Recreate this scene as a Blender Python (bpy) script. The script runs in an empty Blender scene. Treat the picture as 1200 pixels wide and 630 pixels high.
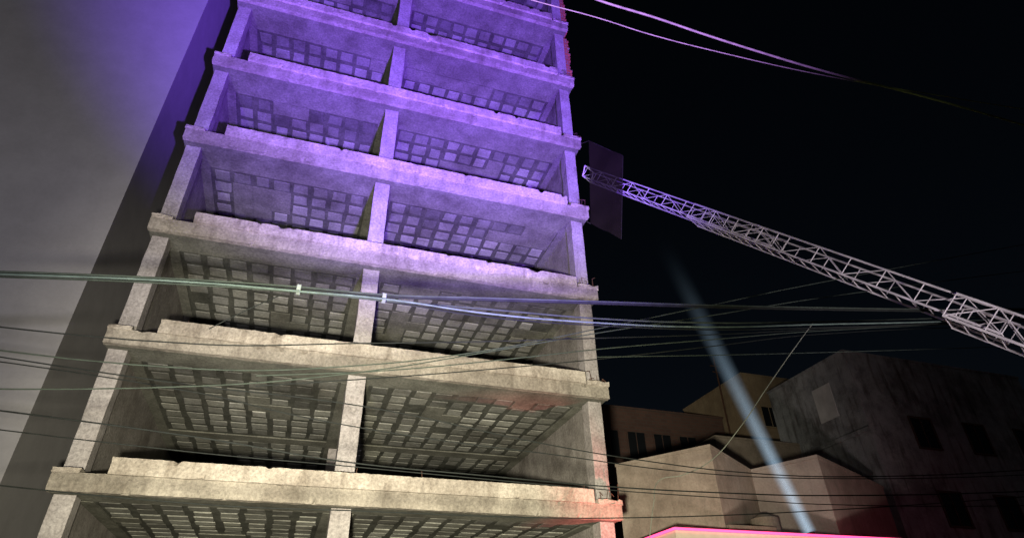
import bpy, bmesh, math, random
from mathutils import Vector, Matrix, noise
random.seed(7)
scene=bpy.context.scene
# ---------------- calibration of the photographer's viewpoint ----------------
CAMZ=1.6
Rt=Vector((.948,-.3178,-.0193)).normalized()
Fw=Vector((.2752,.7879,.5507)).normalized()
Up=Rt.cross(Fw).normalized(); Rt=Fw.cross(Up).normalized()
F=714.0
def ray(u,v): return Rt*(u-600)-Up*(v-315)+Fw*F
def P(u,v,Y):
    d=ray(u,v); t=Y/d.y; return Vector((d.x*t,Y,d.z*t+CAMZ))
def G(u,v,h):
    d=ray(u,v); t=(h-CAMZ)/d.z; return Vector((d.x*t,d.y*t,h))
cd=bpy.data.cameras.new("camera"); cam=bpy.data.objects.new("camera",cd); scene.collection.objects.link(cam)
cd.sensor_width=36; cd.lens=36*F/1200; cd.clip_end=2000; cd.clip_start=.05
M=Matrix((Rt,Up,-Fw)).transposed().to_4x4(); M.translation=Vector((0,0,CAMZ)); cam.matrix_world=M
scene.camera=cam
scene.view_settings.view_transform='Standard'; scene.view_settings.look='None'; scene.view_settings.exposure=0
# ---------------- helpers ----------------
def empty(name):
    e=bpy.data.objects.new(name,None); scene.collection.objects.link(e); return e
def obj(name,bm,mat,parent=None,smooth=False,bevel=0):
    bmesh.ops.recalc_face_normals(bm,faces=bm.faces[:])
    me=bpy.data.meshes.new(name); bm.to_mesh(me); bm.free()
    if smooth:
        for p in me.polygons:p.use_smooth=True
    o=bpy.data.objects.new(name,me); scene.collection.objects.link(o)
    me.materials.append(mat)
    if parent:o.parent=parent
    if bevel:
        m=o.modifiers.new("bevel",'BEVEL'); m.width=bevel; m.segments=2
    return o
def box(bm,x0,x1,y0,y1,z0,z1):
    vs=[bm.verts.new((x,y,z)) for z in(z0,z1) for y in(y0,y1) for x in(x0,x1)]
    fs=[]
    for f in((0,2,3,1),(4,5,7,6),(0,1,5,4),(2,6,7,3),(0,4,6,2),(1,3,7,5)):
        fs.append(bm.faces.new([vs[i] for i in f]))
    return vs,fs
def prism(bm,pts,z0,z1):
    a=[bm.verts.new((p[0],p[1],z0)) for p in pts]; b=[bm.verts.new((p[0],p[1],z1)) for p in pts]
    n=len(pts); bm.faces.new(a[::-1]); bm.faces.new(b)
    for i in range(n): bm.faces.new((a[i],a[(i+1)%n],b[(i+1)%n],b[i]))
def tube(bm,p1,p2,r,n=6,r2=None):
    p1=Vector(p1);p2=Vector(p2); d=(p2-p1)
    if d.length<1e-5:return
    d.normalize(); a=d.orthogonal().normalized(); b=d.cross(a)
    r2=r if r2 is None else r2
    A=[bm.verts.new(p1+(a*math.cos(k*2*math.pi/n)+b*math.sin(k*2*math.pi/n))*r) for k in range(n)]
    B=[bm.verts.new(p2+(a*math.cos(k*2*math.pi/n)+b*math.sin(k*2*math.pi/n))*r2) for k in range(n)]
    bm.faces.new(A[::-1]);bm.faces.new(B)
    for k in range(n): bm.faces.new((A[k],A[(k+1)%n],B[(k+1)%n],B[k]))
def rough_beam(bm,x0,x1,y0,y1,z0,z1,step=.07,amp=.010,seed=0,chip=.03):
    n=max(2,int((x1-x0)/step)); rings=[]
    my=(y0+y1)/2
    base=[(y0,z0),(y0,z0+(z1-z0)*.33),(y0,z0+(z1-z0)*.7),(y0,z1),(my,z1),(y1,z1),(y1,z0),(my,z0)]
    for i in range(n+1):
        x=x0+(x1-x0)*i/n; ring=[]
        for j,(y,z) in enumerate(base):
            v=Vector((x*5.3+seed*17.1,y*3+j*1.7,z*3))
            nn=noise.noise(v)*amp*.6+noise.noise(v*3.1)*amp*.8
            n2=noise.noise(v*1.3+Vector((5,9,2)))*amp*.7+noise.noise(v*3.3)*amp*.8
            yy=y+nn; zz=z+n2
            if j==3 or j==0:
                c=max(0,noise.noise(Vector((x*4.1,seed*3.3+j*9,4)))-.38)*chip*6
                yy+=c; zz+=(-c if j==3 else c)*.7
            ring.append(bm.verts.new((x+(nn if i in(0,n) else 0),yy,zz)))
        rings.append(ring)
    for i in range(n):
        for j in range(8):
            k=(j+1)%8
            bm.faces.new((rings[i][j],rings[i+1][j],rings[i+1][k],rings[i][k]))
    bm.faces.new(rings[0]); bm.faces.new(rings[-1][::-1])
# ---------------- materials ----------------
def mk(name):
    m=bpy.data.materials.new(name); m.use_nodes=True; nt=m.node_tree
    return m,nt,nt.nodes,nt.links,nt.nodes["Principled BSDF"]
def plain(name,c,rough=.6,metal=0,var=.25,scale=6):
    m,nt,N,L,b=mk(name)
    t=N.new('ShaderNodeTexCoord'); n=N.new('ShaderNodeTexNoise'); n.inputs['Scale'].default_value=scale; n.inputs['Detail'].default_value=3
    L.new(t.outputs['Object'],n.inputs['Vector'])
    r=N.new('ShaderNodeValToRGB'); r.color_ramp.elements[0].position=.3; r.color_ramp.elements[1].position=.7
    r.color_ramp.elements[0].color=[*(x*(1-var) for x in c),1]; r.color_ramp.elements[1].color=[*(min(1,x*(1+var)) for x in c),1]
    L.new(n.outputs['Fac'],r.inputs['Fac']); L.new(r.outputs['Color'],b.inputs['Base Color'])
    b.inputs['Roughness'].default_value=rough; b.inputs['Metallic'].default_value=metal
    if metal==0: b.inputs['Specular IOR Level'].default_value=.1
    return m
def concrete(name,c1,c2,stain=(.1,.09,.08),bump=.25,streak=.5,vcol=False,stain_amt=.6,grain=.4):
    m,nt,N,L,b=mk(name)
    t=N.new('ShaderNodeTexCoord')
    def noi(s,d=5,vec=None,rough=.6):
        n=N.new('ShaderNodeTexNoise'); n.inputs['Scale'].default_value=s; n.inputs['Detail'].default_value=d; n.inputs['Roughness'].default_value=rough
        L.new(vec or t.outputs['Object'],n.inputs['Vector']); return n
    def ramp(src,p0,p1,a,bb):
        r=N.new('ShaderNodeValToRGB'); r.color_ramp.elements[0].position=p0; r.color_ramp.elements[1].position=p1
        r.color_ramp.elements[0].color=a; r.color_ramp.elements[1].color=bb; L.new(src,r.inputs['Fac']); return r
    n1=noi(1.6,4); r1=ramp(n1.outputs['Fac'],.35,.65,[*c1,1],[*c2,1])
    mp=N.new('ShaderNodeMapping'); mp.inputs['Scale'].default_value=(3.0,3.0,.5); L.new(t.outputs['Object'],mp.inputs['Vector'])
    n2=noi(1.3,4,mp.outputs['Vector']); r2=ramp(n2.outputs['Fac'],.5,.72,(0,0,0,1),(1,1,1,1))
    mult=N.new('ShaderNodeMath'); mult.operation='MULTIPLY'; mult.inputs[1].default_value=streak; L.new(r2.outputs['Color'],mult.inputs[0])
    mx=N.new('ShaderNodeMix'); mx.data_type='RGBA'; L.new(mult.outputs[0],mx.inputs['Factor']); L.new(r1.outputs['Color'],mx.inputs['A']); mx.inputs['B'].default_value=[*stain,1]
    n3=noi(.55,6,None,.7); r3=ramp(n3.outputs['Fac'],.48,.62,(0,0,0,1),(1,1,1,1))
    m3=N.new('ShaderNodeMath'); m3.operation='MULTIPLY'; m3.inputs[1].default_value=stain_amt; L.new(r3.outputs['Color'],m3.inputs[0])
    mx2=N.new('ShaderNodeMix'); mx2.data_type='RGBA'; mx2.blend_type='MULTIPLY'; L.new(m3.outputs[0],mx2.inputs['Factor']); L.new(mx.outputs['Result'],mx2.inputs['A']); mx2.inputs['B'].default_value=(.42,.39,.37,1)
    n4=noi(16,3,None,.75); r4=ramp(n4.outputs['Fac'],.3,.7,(1-grain,1-grain,1-grain,1),(1+grain*.5,1+grain*.5,1+grain*.5,1))
    mx3=N.new('ShaderNodeMix'); mx3.data_type='RGBA'; mx3.blend_type='MULTIPLY'; mx3.inputs['Factor'].default_value=1; L.new(mx2.outputs['Result'],mx3.inputs['A']); L.new(r4.outputs['Color'],mx3.inputs['B'])
    out=mx3.outputs['Result']
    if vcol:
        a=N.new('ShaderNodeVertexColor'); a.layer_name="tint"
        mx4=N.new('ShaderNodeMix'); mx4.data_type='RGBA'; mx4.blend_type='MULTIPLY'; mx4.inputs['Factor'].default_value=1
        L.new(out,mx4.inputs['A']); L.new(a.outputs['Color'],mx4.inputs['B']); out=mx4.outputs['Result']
    L.new(out,b.inputs['Base Color']); b.inputs['Roughness'].default_value=1; b.inputs['Specular IOR Level'].default_value=.1
    if bump>0:
        bp=N.new('ShaderNodeBump'); bp.inputs['Strength'].default_value=bump; bp.inputs['Distance'].default_value=.04
        L.new(n4.outputs['Fac'],bp.inputs['Height']); L.new(bp.outputs['Normal'],b.inputs['Normal'])
    return m
def emis(name,c,s):
    m,nt,N,L,b=mk(name); b.inputs['Base Color'].default_value=[*c,1]; b.inputs['Emission Color'].default_value=[*c,1]; b.inputs['Emission Strength'].default_value=s; return m
def brickmat(name,c1,c2,mort,scale=1.0):
    m,nt,N,L,b=mk(name); t=N.new('ShaderNodeTexCoord'); mp=N.new('ShaderNodeMapping'); mp.inputs['Rotation'].default_value=(math.radians(90),0,0)
    L.new(t.outputs['Object'],mp.inputs['Vector']); br=N.new('ShaderNodeTexBrick'); br.inputs['Scale'].default_value=scale
    br.inputs['Color1'].default_value=[*c1,1]; br.inputs['Color2'].default_value=[*c2,1]; br.inputs['Mortar'].default_value=[*mort,1]
    br.inputs['Brick Width'].default_value=.4; br.inputs['Row Height'].default_value=.2; br.inputs['Mortar Size'].default_value=.015
    L.new(mp.outputs['Vector'],br.inputs['Vector']); L.new(br.outputs['Color'],b.inputs['Base Color']); b.inputs['Roughness'].default_value=.9; return m
M_edge=concrete("rough_concrete_edge",(.37,.33,.28),(.55,.50,.43),(.14,.11,.08),bump=.5,streak=.6,stain_amt=.45)
M_sedge=concrete("slab_face_concrete",(.28,.255,.215),(.40,.365,.31),(.13,.11,.09),bump=.5,streak=.5,stain_amt=.5)
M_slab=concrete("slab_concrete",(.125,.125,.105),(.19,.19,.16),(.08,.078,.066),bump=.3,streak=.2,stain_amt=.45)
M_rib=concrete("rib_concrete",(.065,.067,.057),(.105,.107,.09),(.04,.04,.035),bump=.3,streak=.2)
M_block=concrete("infill_block",(.21,.213,.19),(.30,.30,.27),(.13,.128,.112),bump=.3,streak=.25,vcol=True,stain_amt=.6,grain=.35)
M_col=concrete("column_concrete",(.31,.285,.275),(.42,.395,.385),(.19,.17,.16),bump=.35,streak=.35,stain_amt=.35)
M_wall=concrete("party_wall_render",(.22,.205,.19),(.32,.30,.28),(.14,.12,.11),bump=.5,streak=.4)
M_plaster=concrete("grey_plaster",(.25,.245,.25),(.275,.27,.275),(.23,.225,.225),bump=.0,streak=.1,stain_amt=.06,grain=.05)
M_red=brickmat("red_brick",(.35,.09,.05),(.26,.07,.045),(.2,.17,.15),1.2)
M_dbrick=brickmat("dark_brick",(.13,.07,.055),(.10,.055,.045),(.10,.08,.07),1.0)
M_steel=plain("rusty_rebar",(.12,.06,.04),.8,.3)
M_ladder=plain("ladder_white_paint",(.60,.57,.58),.5,0,.25,3)
M_cable=plain("black_cable",(.012,.014,.013),.7)
M_cableg=plain("grey_green_cable",(.035,.045,.036),.7)
M_cablel=plain("light_grey_cable",(.16,.17,.14),.7)
M_cableh=plain("weathered_green_cable",(.13,.17,.045),.8)
M_cablet=plain("teal_cable",(.08,.11,.095),.7)
M_glass,_,_,_,_b=mk("dark_window"); _b.inputs['Base Color'].default_value=(.015,.017,.02,1); _b.inputs['Roughness'].default_value=.1
# ---------------- main building ----------------
D=13.5
XL,XR=-4.35,7.33
UL,UR=-3.42,6.64
lev=[.228,.4486,.670,.892,1.119,1.352,1.60,1.85,2.10]
zc=[l*D+CAMZ for l in lev]
T=.17
B=empty("unfinished_concrete_building")
DEEP=25.0
cols=[(-4.3,-3.93),(.70,1.12),(6.86,7.24)]
for k,z in enumerate(zc):
    SB=.85 if k<3 else 1.05
    zb,zt=z-T,z+T
    bm=bmesh.new()
    box(bm,XL+.02,XR-.02,D+SB-.01,DEEP,zb+.045,zt)
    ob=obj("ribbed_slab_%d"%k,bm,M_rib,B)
    bm=bmesh.new()
    rough_beam(bm,XL,XR,D,D+.14,zb,zt,seed=k)
    obj("slab_edge_%d"%k,bm,M_sedge,B)
    bm=bmesh.new()
    box(bm,XL+.01,XR-.01,D+.142,D+SB,zb+.012,zt-.01)
    for (a,b) in((XL+.01,-3.75),(.58,1.24),(6.7,XR-.01)):
        box(bm,a,b,D+SB+.002,DEEP-.01,zb+.004,zb+.044)
    box(bm,-3.748,.578,D+5.6,D+6.1,zb+.006,zb+.044); box(bm,1.242,6.698,D+5.6,D+6.1,zb+.006,zb+.044)
    bmp=bm
    bm=bmesh.new()
    rough_beam(bm,UL+random.uniform(-.04,.04),UR+random.uniform(-.05,.05),D-.07,D+.2,zt-.01,z+.47+random.uniform(-.02,.02),seed=k+20,amp=.012,chip=.035)
    obj("edge_upstand_%d"%k,bm,M_edge,B)
    bm=bmesh.new(); rough_beam(bm,6.72,XR+.02,D-.03,D+.4,zt-.02,zt+.10,step=.08,seed=k+40,amp=.025,chip=.08)
    rough_beam(bm,XL-.01,-3.9,D-.02,D+.4,zt-.02,zt+.08,step=.08,seed=k+50,amp=.025,chip=.08)
    obj("corner_nibs_%d"%k,bm,M_edge,B)
    bm=bmesh.new(); cl=bm.loops.layers.float_color.new("tint")
    for (a,b,n) in((-3.73,.56,8),(1.26,6.68,10)):
        w=(b-a)/n
        y=D+SB+.04; j=0
        while y<D+10.6:
            if D+5.1<y<D+6.1: y=D+6.13
            for i in range(n):
                patch=noise.noise(Vector((a+i*w+k*7.7,y*1.2,z))*.55)
                if patch>.43:
                    box(bmp,a+i*w+.002,a+(i+1)*w-.002,y+.002,y+.508,zb+.02+random.uniform(0,.01),zb+.044)
                    continue
                dx=random.uniform(-.02,.02); g=.07+random.uniform(-.02,.03)
                if random.random()>.015:
                    vs,fs=box(bm,a+i*w+g+dx,a+(i+1)*w-g+dx,y+.05+random.uniform(0,.03),y+.46-random.uniform(.01,.05),zb+random.uniform(.018,.032),zb+.05)
                    for v in vs:
                        if v.co.z<zb+.04: v.co+=Vector((random.uniform(-.028,.028),random.uniform(-.028,.028),random.uniform(-.004,.004)))
                    nn=noise.noise(Vector((a+i*w,y,z))*.8)
                    tt=random.uniform(.75,1.18)+nn*.6
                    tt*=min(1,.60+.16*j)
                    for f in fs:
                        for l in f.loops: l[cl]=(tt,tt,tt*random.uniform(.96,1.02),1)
            y+=.51; j+=1
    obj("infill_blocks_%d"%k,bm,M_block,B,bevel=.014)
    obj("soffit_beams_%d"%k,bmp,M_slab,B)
    zlow=(zc[k-1]+T) if k else 0
    for ci,(a,b) in enumerate(cols):
        bm=bmesh.new(); rr=random.uniform(-.02,.02)
        h=zb+.010-zlow; n=8; rings=[]
        for s in range(n+1):
            zz=zlow+h*s/n; q=[]
            for (x,y) in((a,D+.32),(b,D+.32),(b,D+.72),(a,D+.72)):
                q.append(bm.verts.new((x+rr+random.uniform(-.008,.008),y+random.uniform(-.008,.008),zz)))
            rings.append(q)
        for s in range(n):
            for j in range(4): bm.faces.new((rings[s][j],rings[s][(j+1)%4],rings[s+1][(j+1)%4],rings[s+1][j]))
        bm.faces.new(rings[0][::-1]); bm.faces.new(rings[-1])
        obj("column_%d_%d"%(k,ci),bm,M_col,B,bevel=.012)
        if ci==1:
            bm=bmesh.new(); box(bm,a,b,D+6.15,D+6.6,zlow+.002,zb); obj("inner_column_%d"%k,bm,M_col,B)
    bm=bmesh.new()
    box(bm,6.93,7.16,D+.735,DEEP-.3,zlow+.003,zb+.002)
    box(bm,-4.24,-4.0,D+.735,DEEP-.3,zlow+.003,zb+.002)
    obj("party_walls_%d"%k,bm,M_wall,B)
    bm=bmesh.new(); box(bm,XL+.1,XR-.1,DEEP-.297,DEEP-.05,zlow+.004,zb+.001)
    obj("rear_wall_%d"%k,bm,M_wall,B)
    bm=bmesh.new()
    for _ in range(5):
        x=random.uniform(6.9,7.3); y=D+random.uniform(.05,.3)
        p=Vector((x,y,zt)); q=p+Vector((random.uniform(-.05,.1),random.uniform(-.05,.05),random.uniform(.2,.55)))
        tube(bm,p,q,.008,5); tube(bm,q,q+Vector((random.uniform(-.1,.15),0,random.uniform(-.1,.1))),.008,5)
    for _ in range(4):
        x=random.uniform(UL,UR); p=Vector((x,D+.1,z+.45)); tube(bm,p,p+Vector((random.uniform(-.05,.05),0,random.uniform(.05,.22))),.007,5)
    obj("rebar_stubs_%d"%k,bm,M_steel,B)
bm=bmesh.new()
for k in (5,6,7):
    z=zc[k]+T+.01
    while z<(zc[k+1]-T-.1):
        box(bm,7.243,7.40+(.1 if int(z*10)%2 else 0)*random.uniform(.2,1),D+.34,D+.6,z,z+.085); z+=.10
obj("brick_toothing",bm,M_red,B)
bm=bmesh.new()
for k in (2,3,4,5,6):
    for _ in range(6):
        x=random.uniform(-3,6); y=D+random.uniform(.8,3)
        box(bm,x,x+.4,y,y+.2,zc[k]+T+.001,zc[k]+T+.2)
obj("stacked_blocks",bm,M_col,B)
# ---------------- made-up tower (left) ----------------
Tn=empty("grey_filler_tower")  # invented block filling the blurred grey side band with like-coloured plaster
bm=bmesh.new(); box(bm,-24,-5.1,D+.1,30,0,42); obj("walls",bm,M_plaster,Tn)
bm=bmesh.new(); bw=bmesh.new()
for i in range(12):
    for x in(-22,-18.5,-15):
        z=5.4+i*3.05; box(bw,x,x+1.3,D+.07,D+.0965,z,z+1.2)
        box(bm,x-.06,x+1.36,D-.02,D+.0955,z-.1,z-.004)
obj("window_sills",bm,M_plaster,Tn); obj("windows",bw,M_glass,Tn)
bm=bmesh.new(); box(bm,-24.1,-5.0,D,30.1,42.002,42.5); obj("parapet",bm,M_plaster,Tn)
# ---------------- houses to the right ----------------
M_h1=concrete("beige_render",(.32,.27,.22),(.41,.35,.29),(.2,.17,.14),bump=.15,streak=.4,stain_amt=.4,grain=.2)
M_h2=concrete("pale_blue_render",(.36,.38,.42),(.50,.52,.56),(.09,.07,.06),bump=.15,streak=.75,stain_amt=.75,grain=.2)
M_h3=concrete("rosy_beige_render",(.34,.28,.25),(.41,.35,.31),(.22,.18,.17),bump=.1,streak=.3,stain_amt=.3,grain=.15)
M_tan=concrete("tan_render",(.36,.27,.18),(.44,.34,.23),(.2,.16,.12),bump=.15,streak=.3,stain_amt=.3,grain=.2)
def house(name,pts,z0,z1,mat,cope=True):
    e=empty(name); bm=bmesh.new(); prism(bm,pts,z0,z1); obj("walls",bm,mat,e)
    c=Vector((sum(p[0] for p in pts)/len(pts),sum(p[1] for p in pts)/len(pts)))
    bm=bmesh.new(); prism(bm,[(c+(Vector((p[0],p[1]))-c)*1.012)for p in pts],z1+.002,z1+.10); obj("roof_coping",bm,mat,e)
    return e
def wins(e,a,b,zs,n,w,h,frame=None):
    a=Vector(a);b=Vector(b);d=(b-a);Ln=d.length;d.normalize();nv=Vector((d.y,-d.x))
    bm=bmesh.new();bf=bmesh.new()
    for z in zs:
        for i in range(n):
            c=a+d*(Ln*(i+.5)/n)
            def q(bmm,s0,s1,o0,o1,z0,z1):
                prism(bmm,[c+d*s0+nv*o0,c+d*s1+nv*o0,c+d*s1+nv*o1,c+d*s0+nv*o1],z0,z1)
            q(bm,-w/2,w/2,.003,.015,z,z+h)
            q(bf,-w/2-.07,w/2+.07,.003,.08,z-.08,z-.003); q(bf,-w/2-.07,w/2+.07,.003,.06,z+h+.003,z+h+.08)
            q(bf,-w/2-.07,-w/2-.003,.003,.06,z,z+h); q(bf,w/2+.003,w/2+.07,.003,.06,z,z+h); q(bf,-.02,.02,.018,.04,z+.003,z+h-.003)
    obj("windows",bm,M_glass,e); obj("window_frames",bf,frame or M_col,e)
p1=G(722,547,7.1); p2=G(832,524,7.1)
d=(p2-p1).xy.normalized(); n=Vector((-d.y,d.x)); n=-n if n.x<0 else n
pts=[p1.xy,p2.xy,p2.xy+n*4,p1.xy+n*4]
e=house("beige_house",pts,4.3,7.1,M_h1)
q1=G(850,560,7.1); q2=G(958,536,7.1)
d=(q2-q1).xy.normalized(); n=Vector((-d.y,d.x)); n=-n if n.x<0 else n
e=house("rosy_house",[q1.xy,q2.xy,q2.xy+n*6,q1.xy+n*6],4.3,7.1,M_h3)
e=house("stained_house",[(22.8,19.3),(34,19.3),(34,24.6),(22.8,24.6)],0,13.6,M_h2)
wins(e,(24.3,19.3),(34,19.3),(3,6.2,9.4),3,1.2,1.3,M_dbrick)
bm=bmesh.new(); box(bm,22.70,22.797,19.25,24.6,9.9,10.08); obj("string_course",bm,M_h2,e)
bm=bmesh.new(); box(bm,22.74,22.797,20.6,21.7,11.0,12.6); obj("white_poster_panel",bm,plain("white_panel",(.7,.7,.72),.7,0,.15,2),e)
e=house("tan_house",[(24.7,28.5),(30,28.5),(30,35),(24.7,35)],0,16.6,M_tan)
wins(e,(24.9,28.5),(29.8,28.5),(10.3,13.4),2,1.1,1.2,M_tan)
g1=G(838,512,10.5)
e=house("grey_house",[(g1.x,g1.y),(g1.x+7,g1.y),(g1.x+7,g1.y+5),(g1.x,g1.y+5)],0,10.5,M_h1)
e=house("brick_apartment_block",[(13.5,30.5),(24.2,30.5),(24.2,40),(13.5,40)],0,14.4,M_dbrick)
wins(e,(13.7,30.5),(24,30.5),(2.5,5.5,8.5,11.5),6,1.1,1.5,M_dbrick)
bm=bmesh.new(); tube(bm,(24.0,29.8,12),(24.0,29.8,18.2),.05); tube(bm,(23.6,29.8,17.6),(24.4,29.8,17.6),.03); tube(bm,(23.7,29.8,17.2),(24.3,29.8,17.2),.03)
obj("roof_antenna",bm,M_steel)
S=empty("shop_building")
c0=P(790,617,14.3); zt=c0.z
bm=bmesh.new(); box(bm,c0.x+.5,26,15.1,21,0,zt-.25); obj("walls",bm,M_h1,S)
bm=bmesh.new(); box(bm,c0.x+.04,26,14.34,17.2,zt-.5,zt-.06); obj("canopy",bm,plain("cream_panel",(.7,.62,.5),.5,0,.06),S)
bm=bmesh.new(); box(bm,c0.x+2,c0.x+3,15.04,15.097,0,2.3); box(bm,c0.x+4,c0.x+8,15.04,15.097,.8,2.8); obj("shopfront_glass",bm,M_glass,S)
bm=bmesh.new(); box(bm,c0.x,26,14.29,14.337,zt-.055,zt); box(bm,c0.x-.01,c0.x+.037,14.34,17.2,zt-.055,zt)
obj("led_strip",bm,emis("pink_led",(1,.07,.22),2.6),S)
bm=bmesh.new(); box(bm,11.6,13.2,15.3,15.42,zt-.058,zt+.35); tube(bm,(12.0,15.9,zt-.06),(12.0,15.9,zt+1.3),.03)
tube(bm,(13.6,16.2,zt-.058),(13.6,16.2,zt+.75),.42,20); tube(bm,(13.6,16.2,zt+.752),(13.6,16.2,zt+.9),.40,20,.12)
obj("rooftop_tank_and_parapet",bm,M_h1,S)
# ---------------- ladder ----------------
A=empty("aerial_ladder")
tip=P(686,213,15.2); d0=ray(953,314); t=.0212; mid=Vector((d0.x*t,d0.y*t,d0.z*t+CAMZ))
Ld=(mid-tip).normalized()
base=tip+Ld*((tip.z-3.1)/(-Ld.z)); LEN=(base-tip).length
Sd=Ld.cross(Vector((0,0,1))).normalized(); Ud=Sd.cross(Ld).normalized(); Ud=Ud if Ud.z>0 else -Ud
def section(name,s0,s1,w,h,off,rc,rr):
    bm=bmesh.new(); o=Ud*off
    for sg in(-1,1):
        a=tip+Ld*s0+Sd*sg*w+o; b=tip+Ld*s1+Sd*sg*w+o
        tube(bm,a,b,rc,4); tube(bm,a+Ud*h,b+Ud*h,rc*.8,6)
        pitch=.75; n=int((s1-s0)/pitch)
        for i in range(n+1):
            x=s0+i*(s1-s0)/n; q=tip+Ld*x+Sd*sg*w+o; tube(bm,q,q+Ud*h,rr*.8,5)
            if i<n:
                q2=tip+Ld*(s0+(i+1)*(s1-s0)/n)+Sd*sg*w+o
                if i%2: tube(bm,q+Ud*h,q2,rr*.7,5)
                else: tube(bm,q,q2+Ud*h,rr*.7,5)
    n=int((s1-s0)/.33)
    for i in range(n+1):
        q=tip+Ld*(s0+i*(s1-s0)/n)+o; tube(bm,q-Sd*w,q+Sd*w,rr*.8,6)
    obj(name,bm,M_ladder,A)
section("tip_section",0,8.2,.25,.38,.10,.026,.015)
section("middle_section",5.3,13.5,.32,.44,.03,.03,.016)
section("base_section",12.5,LEN,.38,.52,-.05,.034,.018)
bm=bmesh.new()
for sg in(-1,1):
    tube(bm,tip+Sd*sg*.25+Ud*.1,tip+Sd*sg*.25+Ud*.5-Ld*.2,.025); tube(bm,tip+Sd*sg*.25+Ud*.48,tip+Sd*sg*.25+Ud*.5-Ld*.2,.025)
tube(bm,tip-Sd*.25+Ud*.5-Ld*.2,tip+Sd*.25+Ud*.5-Ld*.2,.025)
obj("tip_hooks",bm,M_ladder,A)
m,nt,N,L,b=mk("dark_shade_net"); b.inputs['Base Color'].default_value=(.018,.016,.010,1); b.inputs['Roughness'].default_value=1; b.inputs['Specular IOR Level'].default_value=.0
tr=N.new('ShaderNodeBsdfTransparent'); mxs=N.new('ShaderNodeMixShader')
tc=N.new('ShaderNodeTexCoord'); nz=N.new('ShaderNodeTexNoise'); nz.inputs['Scale'].default_value=3; L.new(tc.outputs['Object'],nz.inputs['Vector'])
mr=N.new('ShaderNodeMapRange'); mr.inputs['To Min'].default_value=.65; mr.inputs['To Max'].default_value=.95; L.new(nz.outputs['Fac'],mr.inputs['Value'])
L.new(mr.outputs[0],mxs.inputs['Fac']); L.new(tr.outputs[0],mxs.inputs[1]); L.new(b.outputs[0],mxs.inputs[2]); L.new(mxs.outputs[0],N["Material Output"].inputs['Surface'])
pn=empty("hanging_net_panel")
c=[P(690,165,14.0),P(730,183,13.0),P(728,280,13.0),P(692,262,14.0)]
bm=bmesh.new(); g=12; vv=[[None]*(g+1) for _ in range(g+1)]
for i in range(g+1):
    for j in range(g+1):
        p=c[0].lerp(c[1],i/g).lerp(c[3].lerp(c[2],i/g),j/g)
        p=p+Vector((.6,.8,0))*noise.noise(p*1.5)*.1
        vv[i][j]=bm.verts.new(p)
for i in range(g):
    for j in range(g): bm.faces.new((vv[i][j],vv[i+1][j],vv[i+1][j+1],vv[i][j+1]))
obj("net",bm,m,pn,smooth=True)
bm=bmesh.new()
for i in (0,1): tube(bm,c[i],c[(i+1)%4],.012)
tube(bm,c[0],Vector((7.2,D+.3,zc[4]+.1)),.012); tube(bm,c[3],Vector((7.2,D+.4,zc[3]+.1)),.012)
obj("frame",bm,plain("dark_steel",(.03,.03,.02),.7,0),pn)
# ---------------- fire truck carrying the ladder ----------------
TR=empty("fire_truck")
bx,by=base.x,base.y
M_fr=plain("fire_red",(.45,.02,.02),.3,0,.05); M_ch=plain("chrome",(.6,.6,.6),.25,.9,.05); M_ty=plain("tyre",(.02,.02,.02),.9)
bm=bmesh.new(); box(bm,bx-2.2,bx+4.6,by-1.2,by+1.2,.75,2.35); obj("body",bm,M_fr,TR,bevel=.06)
bm=bmesh.new(); vs,_=box(bm,bx+4.7,bx+7.2,by-1.2,by+1.2,.7,2.9)
for v in vs:
    if v.co.x>bx+7 and v.co.z>2: v.co.x-=.35
obj("cab",bm,M_fr,TR,bevel=.1)
bm=bmesh.new(); box(bm,bx+5,bx+6.5,by-1.215,by-1.203,1.8,2.6); box(bm,bx+5,bx+6.5,by+1.203,by+1.215,1.8,2.6); obj("cab_windows",bm,M_glass,TR)
bm=bmesh.new()
for x in(bx-1.1,bx+.3,bx+5.6):
    for y in(by-1.05,by+1.05): tube(bm,(x,y-.16,.5),(x,y+.16,.5),.5,24)
obj("wheels",bm,M_ty,TR)
bm=bmesh.new(); tube(bm,(bx,by,2.35),(bx,by,2.7),.75,24); tube(bm,(bx,by-.45,2.7),(bx,by-.45,3.15),.1); tube(bm,(bx,by+.45,2.7),(bx,by+.45,3.15),.1); box(bm,bx-2.1,bx+4.5,by-1.22,by-1.203,1.0,1.2); obj("turntable",bm,M_ch,TR)
# ---------------- cables ----------------
def cable(pts,Y,r,mat,Yend=None,name="overhead_cable"):
    cu=bpy.data.curves.new(name,'CURVE'); cu.dimensions='3D'; cu.bevel_depth=r; cu.bevel_resolution=2; cu.resolution_u=8
    s=cu.splines.new('BEZIER'); n=len(pts); s.bezier_points.add(n-1)
    for i,(u,v) in enumerate(pts):
        y=Y if Yend is None else Y+(Yend-Y)*i/(n-1)
        b=s.bezier_points[i]; b.co=P(u,v,y); b.handle_left_type=b.handle_right_type='AUTO'
    o=bpy.data.objects.new(name,cu); scene.collection.objects.link(o); cu.materials.append(mat); return o
cable([(-420,310),(60,322),(233,331),(350,339),(450,347),(570,351),(700,355),(820,359),(953,362),(1120,364),(1345,360)],8.0,.026,M_cable)
cable([(-420,308),(60,320),(233,328),(350,336),(450,345),(570,349),(700,353),(820,357),(953,360),(1120,362),(1345,358)],7.95,.013,M_cableg)
cable([(-420,312),(60,323),(233,331),(350,341),(450,350),(570,367),(700,378),(830,383),(953,380),(1120,376),(1345,365)],7.9,.015,M_cablet)
cable([(-420,314),(60,326),(233,334),(350,342),(450,352),(570,362),(700,373),(830,378),(953,377),(1120,372),(1345,362)],8.05,.015,M_cableg)
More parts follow.
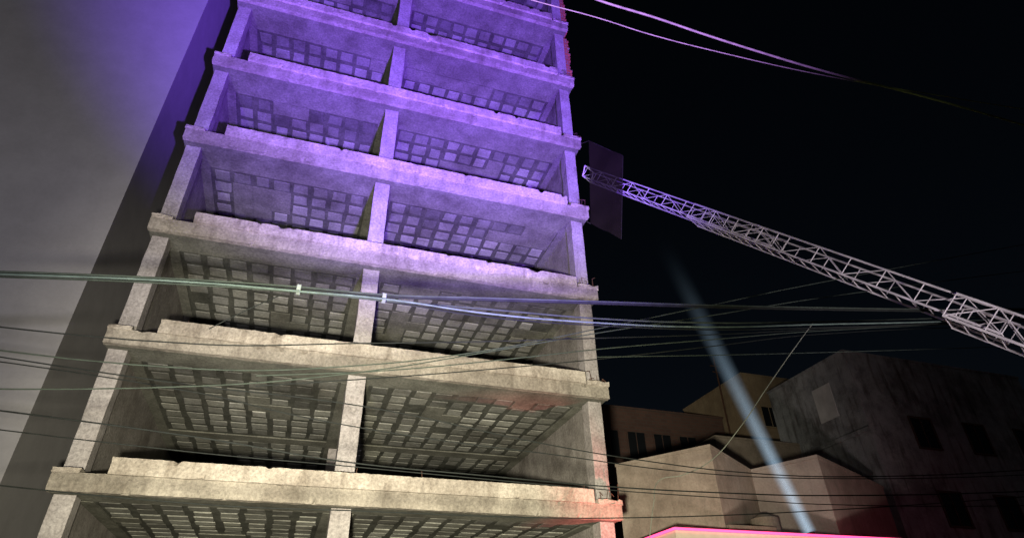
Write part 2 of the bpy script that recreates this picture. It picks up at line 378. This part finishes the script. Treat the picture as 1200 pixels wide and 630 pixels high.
cable([(-420,313),(60,326),(233,333),(350,340),(450,353),(570,371),(700,381),(830,386),(953,384),(1120,378),(1345,366)],8.1,.012,M_cable)
cable([(-420,330),(233,403),(420,402),(560,400),(700,396),(830,392),(953,386),(1345,370)],8.6,.010,M_cable)
cable([(-420,350),(233,432),(420,428),(560,412),(700,385),(830,358),(935,336),(1345,260)],8.8,.010,M_cableg)
cable([(-420,450),(233,452),(420,436),(560,414),(700,390),(830,370),(953,350),(1345,300)],8.9,.010,M_cableg)
cable([(300,440),(450,434),(600,420),(700,409),(830,398),(953,388),(1345,372)],9.0,.010,M_cableg)
cable([(300,452),(480,440),(600,430),(705,420),(830,406),(950,392),(1345,380)],9.1,.010,M_cable)
cable([(700,418),(830,416),(953,413),(1345,400)],9.0,.008,M_cableg)
cable([(-420,350),(233,452),(350,465),(450,480),(640,520),(760,540),(870,553),(1000,558),(1345,540)],9.5,.010,M_cable)
cable([(-420,370),(233,460),(350,487),(500,513),(640,531),(800,552),(955,560),(1345,550)],9.7,.009,M_cable)
cable([(-420,430),(233,512),(400,540),(560,556),(720,570),(850,577),(955,580),(1345,570)],9.2,.011,M_cable)
cable([(-420,450),(233,530),(400,545),(560,560),(720,574),(850,583),(955,590),(1345,590)],9.3,.008,M_cable)
cable([(-420,520),(233,590),(420,598),(640,606),(740,606),(955,598),(1345,570)],9.6,.009,M_cable)
cable([(953,378),(935,402),(900,452),(866,502),(832,540),(800,556),(772,563),(766,590),(761,632)],8.0,.009,M_cablel,Yend=11.5,name="drop_wire")
cable([(245,385),(285,365),(330,345)],8.2,.008,M_cable,name="drop_wire")
cable([(560,-18),(633,3),(700,21),(760,40),(850,63),(953,86),(1100,112),(1345,150)],5.2,.009,M_cableh)
cable([(600,-40),(700,0),(765,20),(830,42),(890,61),(953,80),(1100,118),(1345,190)],5.0,.019,M_cableh)
bm=bmesh.new()
for (u,v) in((350,339),(450,349)):
    p=P(u,v,7.97); box(bm,p.x-.03,p.x+.03,p.y-.05,p.y+.06,p.z-.06,p.z+.06)
obj("cable_splice_clamps",bm,plain("white_plastic",(.18,.21,.19),.5),None,bevel=.01)
for (px,hz) in((-9.4,8.5),(21.0,10.5)):
    e=empty("utility_pole"); bm=bmesh.new(); tube(bm,(px,8.3,0),(px,8.3,hz),.17,12,.11); obj("shaft",bm,M_col,e,smooth=False)
    bm=bmesh.new(); box(bm,px-.06,px+.06,7.3,9.3,hz-.9,hz-.78); box(bm,px-.06,px+.06,7.3,9.3,hz-2.2,hz-2.08)
    for y in(7.4,7.9,8.7,9.2): tube(bm,(px,y,hz-.78),(px,y,hz-.6),.04)
    obj("crossarms",bm,M_steel,e)
# ---------------- lens streak: added glow cone painting a lens flare, fixture made up ----------------
SE=empty("lens_streak")
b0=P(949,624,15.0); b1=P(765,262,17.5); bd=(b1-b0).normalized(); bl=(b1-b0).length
bm=bmesh.new(); tube(bm,b0-bd*.4,b0,.08,16,.13); obj("housing",bm,M_steel,SE)  # made-up fixture at the foot of the painted streak
bm=bmesh.new(); tube(bm,b0-bd*.2-Vector((.2,0,.0)),(b0.x-.2,b0.y,zt-.06),.02); tube(bm,b0-bd*.2+Vector((.2,0,.0)),(b0.x+.2,b0.y,zt-.06),.02); obj("added_yoke",bm,M_steel,SE)
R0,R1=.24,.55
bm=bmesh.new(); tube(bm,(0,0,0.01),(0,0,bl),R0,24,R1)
m=bpy.data.materials.new("streak_glow"); m.use_nodes=True; N=m.node_tree.nodes; L=m.node_tree.links; N.remove(N["Principled BSDF"])  # glowing volume painted as a flare streak, no dust in the air
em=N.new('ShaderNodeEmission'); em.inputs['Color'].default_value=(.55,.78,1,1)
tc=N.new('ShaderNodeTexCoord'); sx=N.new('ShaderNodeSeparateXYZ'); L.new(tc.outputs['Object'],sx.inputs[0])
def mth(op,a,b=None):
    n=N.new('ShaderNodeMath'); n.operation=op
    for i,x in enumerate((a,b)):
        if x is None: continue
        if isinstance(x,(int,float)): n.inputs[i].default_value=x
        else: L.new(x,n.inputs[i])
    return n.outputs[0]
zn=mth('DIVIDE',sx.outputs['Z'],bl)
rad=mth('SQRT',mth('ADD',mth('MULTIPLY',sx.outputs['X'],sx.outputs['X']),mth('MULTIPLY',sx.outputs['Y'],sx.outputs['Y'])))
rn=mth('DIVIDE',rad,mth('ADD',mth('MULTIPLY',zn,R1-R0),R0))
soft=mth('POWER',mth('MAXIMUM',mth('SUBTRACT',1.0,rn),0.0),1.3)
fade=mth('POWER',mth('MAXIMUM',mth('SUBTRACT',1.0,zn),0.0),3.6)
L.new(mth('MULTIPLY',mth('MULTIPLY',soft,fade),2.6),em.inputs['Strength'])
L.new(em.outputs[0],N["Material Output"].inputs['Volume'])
o=obj("streak_cone",bm,m,SE); o.rotation_euler=bd.to_track_quat('Z','Y').to_euler(); o.location=b0
# ---------------- ground ----------------
bm=bmesh.new(); box(bm,-400,400,-400,400,-.5,0); obj("ground",bm,concrete("packed_ground",(.10,.09,.08),(.15,.14,.12)))
bm=bmesh.new(); box(bm,-200,200,-5,11,.004,.008); obj("road",bm,concrete("asphalt",(.04,.04,.042),(.06,.06,.06),(.03,.03,.03)))
bm=bmesh.new()
for i in range(-20,21): box(bm,i*6,i*6+3,2.95,3.07,.012,.015)
obj("road_markings",bm,plain("road_paint",(.7,.7,.68),.6))
bm=bmesh.new(); box(bm,-200,200,11.2,13.2,.004,.14); box(bm,-200,200,11.03,11.197,.004,.15); obj("pavement",bm,M_col)
bm=bmesh.new(); box(bm,-200,200,-7.2,-5.03,.004,.14); obj("pavement",bm,M_col)
# ---------------- lights ----------------
def flood(name,loc,target,col,power,size,blend=1,r=.25):  # fill lights also get the housing and tripod, as added props
    e=empty(name); loc=Vector(loc); dr=(Vector(target)-loc).normalized()
    ld=bpy.data.lights.new(name+"_lamp",'SPOT'); ld.energy=power; ld.color=col; ld.spot_size=math.radians(size); ld.spot_blend=blend; ld.shadow_soft_size=r
    lo=bpy.data.objects.new("lamp",ld); scene.collection.objects.link(lo); lo.location=loc+dr*.1; lo.rotation_euler=dr.to_track_quat('-Z','Y').to_euler(); lo.parent=e
    bm=bmesh.new(); tube(bm,loc-dr*.35,loc-dr*.05,.16,16,.3); obj("housing",bm,M_steel,e)
    bm=bmesh.new()
    for k in range(3):
        a=k*2.094; tube(bm,loc-dr*.2,(loc.x+.5*math.cos(a),loc.y+.5*math.sin(a),.01),.02)
    obj("tripod",bm,M_steel,e)
flood("purple_floodlight",(2.4,0.0,1.0),(2.3,D,23),(.235,.085,1.0),105000,62)
flood("tower_fill_light",(-.6,0.0,.9),(2.2,D,4.6),(1.0,.92,.70),20500,76)
flood("tower_fill_light",(-2.0,0.0,.9),(1.3,D,12.0),(.84,.76,.90),5200,60)
flood("tower_fill_light",(-8.0,-2.5,.9),(-12.0,D,14.5),(.93,.88,.95),5600,94)  # added fill to brighten the tower, no such lamp seen
flood("ladder_fill_light",(bx-3.5,by-3,1.3),tip+Ld*6,(1,.88,.95),4300,45)  # fill spot added so the ladder is lit, source unseen
flood("tower_fill_light",(11,8,1.0),(15.6,20,9),(1,.82,.72),1350,64)  # unseen spot added to brighten the houses
flood("red_glow_fill",(9.3,11.2,1.2),(7.1,D,4.4),(1,.12,.13),2500,32,r=.1)  # added spot standing in for the sign's red spill on the corner
w=bpy.data.worlds.new("World"); scene.world=w; w.use_nodes=True; N=w.node_tree.nodes; L=w.node_tree.links
sk=N.new('ShaderNodeTexSky'); sk.sky_type='NISHITA'; sk.sun_disc=False; sk.sun_elevation=math.radians(25); sk.sun_rotation=math.radians(200)
L.new(sk.outputs[0],N['Background'].inputs['Color']); N['Background'].inputs['Strength'].default_value=.0009
sl=bpy.data.lights.new("moonlight",'SUN'); sl.energy=.01; sl.angle=math.radians(.5); so=bpy.data.objects.new("moonlight",sl); scene.collection.objects.link(so)
so.rotation_euler=(math.radians(65),0,math.radians(-20))
